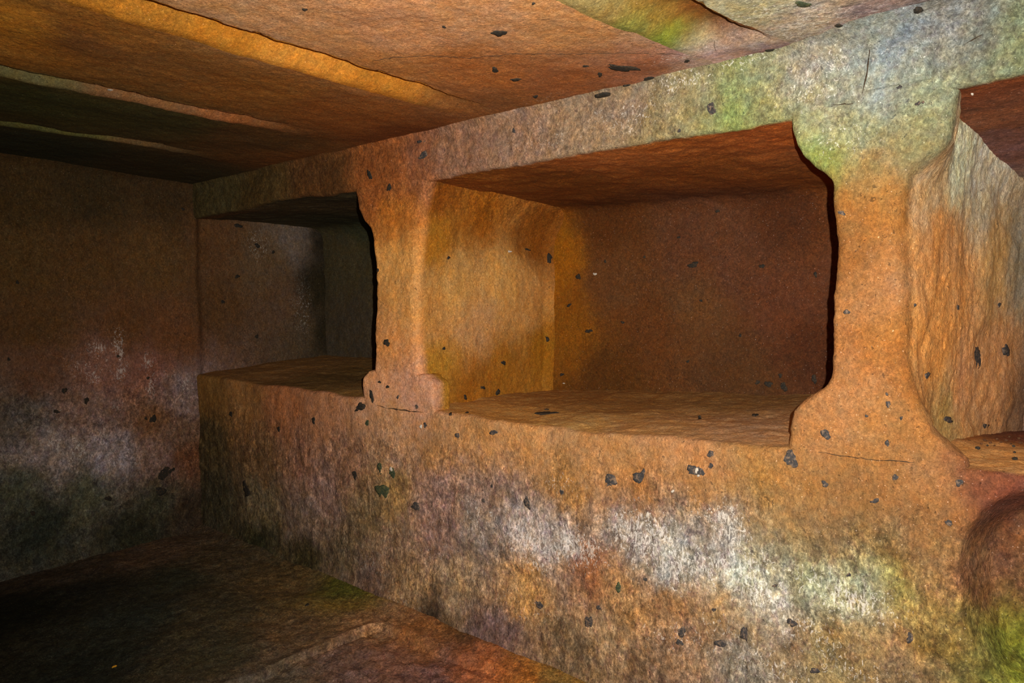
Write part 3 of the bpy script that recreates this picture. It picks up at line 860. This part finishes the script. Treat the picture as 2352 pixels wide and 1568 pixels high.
def stone(face, px, py, w, h, ang=0.0, mat=None, proud=0.0014, name='embedded_stone', n=22):
    """w, h: its size in photo pixels; the outline is foreshortened back onto the face it is set in."""
    c, nor, ob = surf(face, px, py)
    if ob is None:
        return None
    nrm = Vector(FRAME[face][2])
    if nor.dot(nrm) > 0.3:
        nrm = (nrm + nor).normalized()
    a = math.radians(ang)
    ring = []
    h1, h2, h3 = (random.uniform(0, 6.28) for _ in range(3))
    for k in range(n):
        t = 2 * math.pi * k / n
        rad = 1 + .17 * math.sin(2 * t + h1) + .13 * math.sin(3 * t + h2) + .09 * math.sin(5 * t + h3) + random.uniform(-.11, .09)
        u, v = math.cos(t) * w / 2 * rad, math.sin(t) * h / 2 * rad
        qx, qy = px + u * math.cos(a) - v * math.sin(a), py + u * math.sin(a) + v * math.cos(a)
        d = ray(qx, qy)
        p = d * (nrm.dot(c) / nrm.dot(d))
        off = p - c
        if off.length > 0.16:
            off *= 0.16 / off.length
        ring.append(c + off)
    V, Fc = [c + nrm * (proud * 1.5)], []
    for s, lift in ((.55, proud * random.uniform(1.0, 1.6)), (.92, proud * .5), (1.0, -0.006)):
        for p in ring:
            V.append(c + (p - c) * s + nrm * (lift * random.uniform(.7, 1.2) if lift > 0 else lift))
    for k in range(n):
        k2 = (k + 1) % n
        Fc.append((0, 1 + k, 1 + k2))
        for r in (0, 1):
            Fc.append((1 + r * n + k, 1 + (r + 1) * n + k, 1 + (r + 1) * n + k2, 1 + r * n + k2))
    # the stone belongs to whatever rock face it is set in
    host = bpy.data.objects.get(ob.name)
    o = link_mesh(name, [v - c for v in V], Fc, mat or SCORIA, None)
    o.location = c
    dep, q = 0, host
    while q.parent is not None:
        q = q.parent
        dep += 1
    if dep >= 2:
        host = host.parent
    bpy.context.view_layer.update()
    o.parent = host
    o.matrix_parent_inverse = host.matrix_world.inverted()
    return o


bpy.context.view_layer.update()
DG = bpy.context.evaluated_depsgraph_get()
ST = []
for row in '''C 1147 76 38 15 4; C 1432 157 78 13 7; C 1490 181 30 9 -6; C 1387 222 38 12 -10; C 1137 161 16 12 0; C 1185 183 26 7 0; C 1378 171 13 10 0; C 1845 10 48 11 8; C 2112 27 30 10 4;
C 1930 60 26 9 0; C 1768 116 28 8 4; C 1578 140 14 7 0; C 1345 152 14 5 0; C 1230 222 14 6 0; C 700 22 12 8 0; C 1020 62 10 6 0; C 1225 8 9 6 0; C 1440 197 16 4 -8
A 1631 250 30 30 20; A 972 356 26 22 10; A 966 325 18 7 0; A 848 400 10 26 -12; A 1180 300 8 12 0; A 894 430 10 20 0; A 2108 238 14 10 -20; A 2066 200 12 9 -25; A 2120 235 9 7 0; A 1560 300 9 10 0
D 1400 1105 38 30 -10; D 1475 1095 40 38 0; D 1600 1083 44 32 12; D 1815 1055 36 38 15; D 1632 1042 15 17 0; D 1634 1068 13 16 0; D 1133 992 19 13 10; D 1211 1155 16 30 -12; D 1050 1000 11 13 0;
D 1240 1390 38 17 35; D 1350 1428 20 22 0; D 1565 1450 22 24 30; D 1655 1478 32 20 5; D 1714 1455 26 44 -8; D 1355 1428 14 20 0; D 1820 1430 26 20 0; D 2203 1104 24 24 20; D 872 1072 13 30 -10;
D 899 1082 18 34 -8; D 877 1128 26 40 -25; D 813 1088 10 34 -14; D 565 1123 14 38 -8; D 955 1163 20 20 0; D 843 972 15 15 0; D 825 935 24 20 -25; D 976 976 9 12 0; D 1560 1475 20 14 30;
D 1110 1150 8 14 0; D 1290 1130 9 16 0; D 2056 1096 18 12 0; D 2010 1150 22 12 0; D 1895 1110 20 16 20; D 1375 1395 14 10 0; D 530 952 9 16 0; D 640 985 8 12 0; D 720 965 9 14 0; D 1420 1350 14 24 -10;
D 1950 1320 14 8 0; D 1870 1540 24 16 0; D 2090 1465 18 26 0; D 1130 1115 8 10 0; D 2180 1200 22 14 20; D 1780 1345 14 8 0; D 1480 1330 12 10 0; D 1640 1400 10 9 0
Q 853 908 9 34 -8; Q 889 787 17 17 0; Q 872 877 7 7 0; Q 914 912 6 12 0; Q 890 888 7 8 0; Q 957 934 8 10 0; Q 868 620 6 8 0
R 1897 998 30 20 35; R 1933 489 22 9 12; R 1945 716 20 10 12; R 2040 928 14 14 0; R 2037 905 8 8 0; R 2038 1018 12 18 -35; R 2100 700 8 10 0; R 2070 960 8 9 0; R 1990 955 8 8 0
S 2240 820 44 66 -5; S 2130 862 10 20 14; S 2312 805 14 30 -12; S 2178 963 22 14 10; S 2262 978 18 14 10; S 2295 700 8 12 0; S 2200 705 8 12 0
T 1030 592 8 8 0; T 1157 833 10 11 0; T 1144 900 12 14 0; T 1068 912 9 14 0; T 1020 800 7 9 0; T 1110 890 10 8 0; T 1212 573 14 5 15
B 1258 594 23 21 0; B 1592 608 24 15 -12; B 1330 635 20 13 -10; B 1750 611 13 10 0; B 1352 760 18 9 0; B 1648 484 10 9 0; B 1308 700 14 7 -25; B 1256 778 16 9 35; B 1873 630 9 14 0;
B 1765 882 18 16 0; B 1800 888 16 24 -10; B 1792 862 10 10 0; B 1740 878 12 10 0; B 1560 545 10 6 0; B 1870 870 12 22 0; B 1610 690 8 6 0; B 1430 740 9 7 0; B 1390 600 7 7 0; B 1580 830 8 7 0; B 1480 590 8 6 0; B 1700 770 8 7 0; B 1290 860 10 8 0
L 378 1088 64 34 4; L 370 1128 30 18 0; L 352 962 17 18 0; L 148 897 13 14 0; L 198 920 12 18 0; L 271 818 7 8 0; L 545 635 12 9 0; L 547 518 20 10 8; L 592 564 13 12 0; L 628 578 9 9 0; L 40 648 10 8 0;
L 512 693 9 9 0; L 590 772 10 9 0; L 20 825 9 8 0; L 250 1145 20 12 0; L 75 1178 16 10 0; L 335 960 8 8 0; L 130 945 16 8 0; L 340 868 7 8 0; L 420 480 9 7 0
K 1258 947 64 6 0; K 1607 961 10 6 0; K 1735 952 14 5 0; K 1035 949 8 4 0; K 1073 947 9 4 0; K 706 1388 11 6 -15'''.replace('\n', ';').split(';'):
    q = row.split()
    if len(q) != 6:
        continue
    f, x, y, w, h, a = q[0], *map(float, q[1:])
    mat = SCORIA2 if f in 'LBCKT' or x < 900 else SCORIA
    if (x, y) in ((1765, 117), (1845, 10), (1420, 1350), (843, 972), (877, 1128), (899, 1082), (872, 1072)):
        mat = SCORIA3
    ST.append((stone(f, x, y, w, h, a, mat), f))
    DG = bpy.context.evaluated_depsgraph_get()
for x, y, w, h in ((1600, 1080, 9, 14), (1604, 1092, 7, 7), (1366, 629, 9, 7), (1168, 577, 12, 6), (250, 206, 9, 5), (967, 979, 6, 9), (1295, 880, 6, 3), (2233, 215, 9, 6), (1673, 1195, 9, 22), (1487, 1182, 8, 16), (1545, 1128, 8, 8), (898, 1077, 8, 10)):
    o = stone('A', x, y, w, h, 0, PALE, 0.003, 'pale_crystal', 9)
    DG = bpy.context.evaluated_depsgraph_get()


def crack(pts, width, name='crack', label=None):
    """A hairline fissure: a thin dark sliver that follows the rock through the given points."""
    q = []
    for (x0, y0), (x1, y1) in zip(pts[:-1], pts[1:]):
        n = max(2, int(math.hypot(x1 - x0, y1 - y0) / 9))
        for k in range(n):
            t = k / n
            q.append((x0 + (x1 - x0) * t + random.uniform(-1, 1), y0 + (y1 - y0) * t + random.uniform(-1.3, 1.3)))
    q.append(pts[-1])
    V, Fc, host = [], [], None
    for k, (x, y) in enumerate(q):
        c, nor, ob = surf('A', x, y)
        if ob is None:
            continue
        host = host or bpy.data.objects.get(ob.name)
        tdir = Vector((0, 0, 0))
        a, b = ray(*q[max(0, k - 1)]), ray(*q[min(len(q) - 1, k + 1)])
        tdir = (b - a).normalized()
        side = tdir.cross(nor).normalized() * (width * random.uniform(.3, 1.0) * min(1, k / 3 + .15, (len(q) - k) / 3 + .05) / 2)
        V += [c + side + nor * .0006, c - side + nor * .0006, c - nor * .004]
    m = len(V) // 3
    for k in range(m - 1):
        a, b = 3 * k, 3 * k + 3
        Fc += [(a, b, b + 1, a + 1), (a + 1, b + 1, b + 2, a + 2), (a + 2, b + 2, b, a)]
    o = link_mesh(name, V, Fc, CRACK)
    while host.parent is not None and host.parent.parent is not None:
        host = host.parent
    o.parent = host
    o.matrix_parent_inverse = host.matrix_world.inverted()
    if label:
        o['label'] = label
    return o


crack([(855, 140), (900, 132), (980, 128), (1080, 133), (1180, 124), (1300, 124), (1420, 122), (1560, 124)], .0035, label='hairline fissure running across the broad ceiling bay')
crack([(1998, 112), (1992, 160), (1986, 190), (1980, 215)], .005)
crack([(1910, 240), (1960, 238)], .004)
crack([(2215, 102), (2232, 92), (2255, 80)], .005)
crack([(1640, 86), (1641, 105), (1646, 128)], .005)
crack([(866, 930), (890, 937), (930, 942), (972, 947)], .008, label='dark joint under the foot block')
crack([(1880, 1038), (1930, 1046), (2000, 1055), (2100, 1062)], .0035)

# ------------------------------------------------------------------ crumbs of tuff lying on the shelf by the right pillar, and a scrap of leaf on the bed
def crumb(px, py, size, label, mat=CRUMB, group=None, name='crumb', cat='stone', flat=.7):
    c, nor, ob = surf('K', px, py)
    bm = bmesh.new()
    bmesh.ops.create_icosphere(bm, subdivisions=2, radius=1.0)
    sx, sy, sz = size * random.uniform(.8, 1.25), size * random.uniform(.7, 1.1), size * flat * random.uniform(.8, 1.1)
    for v in bm.verts:
        k = 1 + random.uniform(-.28, .28)
        v.co = Vector((v.co.x * sx * k, v.co.y * sy * k, v.co.z * sz * k))
    me = bpy.data.meshes.new(name)
    bm.to_mesh(me)
    bm.free()
    me.materials.append(mat)
    o = bpy.data.objects.new(name, me)
    o.location = c + Vector((0, 0, sz * .75))
    o.rotation_euler = (0, 0, random.uniform(0, 6.28))
    COL.objects.link(o)
    o['label'], o['category'] = label, cat
    if group:
        o['group'] = group
    return o


DG = bpy.context.evaluated_depsgraph_get()
spots = [(2246, 1031, .0058, 1), (2262, 1012, .0050, 0), (2275, 1018, .0045, 0), (2290, 1010, .0060, 0), (2300, 1016, .0042, 0), (2311, 1013, .0050, 0), (2322, 1020, .0038, 0), (2328, 1026, .0048, 1),
         (2330, 1040, .0042, 1), (2331, 1056, .0065, 1), (2340, 1008, .0055, 0), (2344, 1018, .0050, 0), (2254, 1020, .0036, 0), (2284, 1024, .0034, 0), (2318, 1004, .0045, 0), (2268, 1024, .0030, 1)]
for x, y, r, k in spots:
    crumb(x, y, r, 'blackish crumb of rock lying on the shelf beside the right pillar' if k else 'small reddish crumb of tuff lying on the shelf beside the right pillar',
          SCORIA2 if k else CRUMB, 'blackish crumbs on the right shelf' if k else 'reddish crumbs on the right shelf')
crumb(1256, 941, .009, 'dark flat stone flake lying on the middle niche shelf', SCORIA2, None, 'stone_flake', 'stone', .35)
crumb(1607, 958, .006, 'tiny dark stone on the middle niche shelf, towards the stout pillar', SCORIA2, None, 'crumb')
crumb(262, 1531, .0085, 'tiny yellow leaf scrap on the dark rock bed', LEAF, None, 'leaf_scrap', 'leaf', .2)
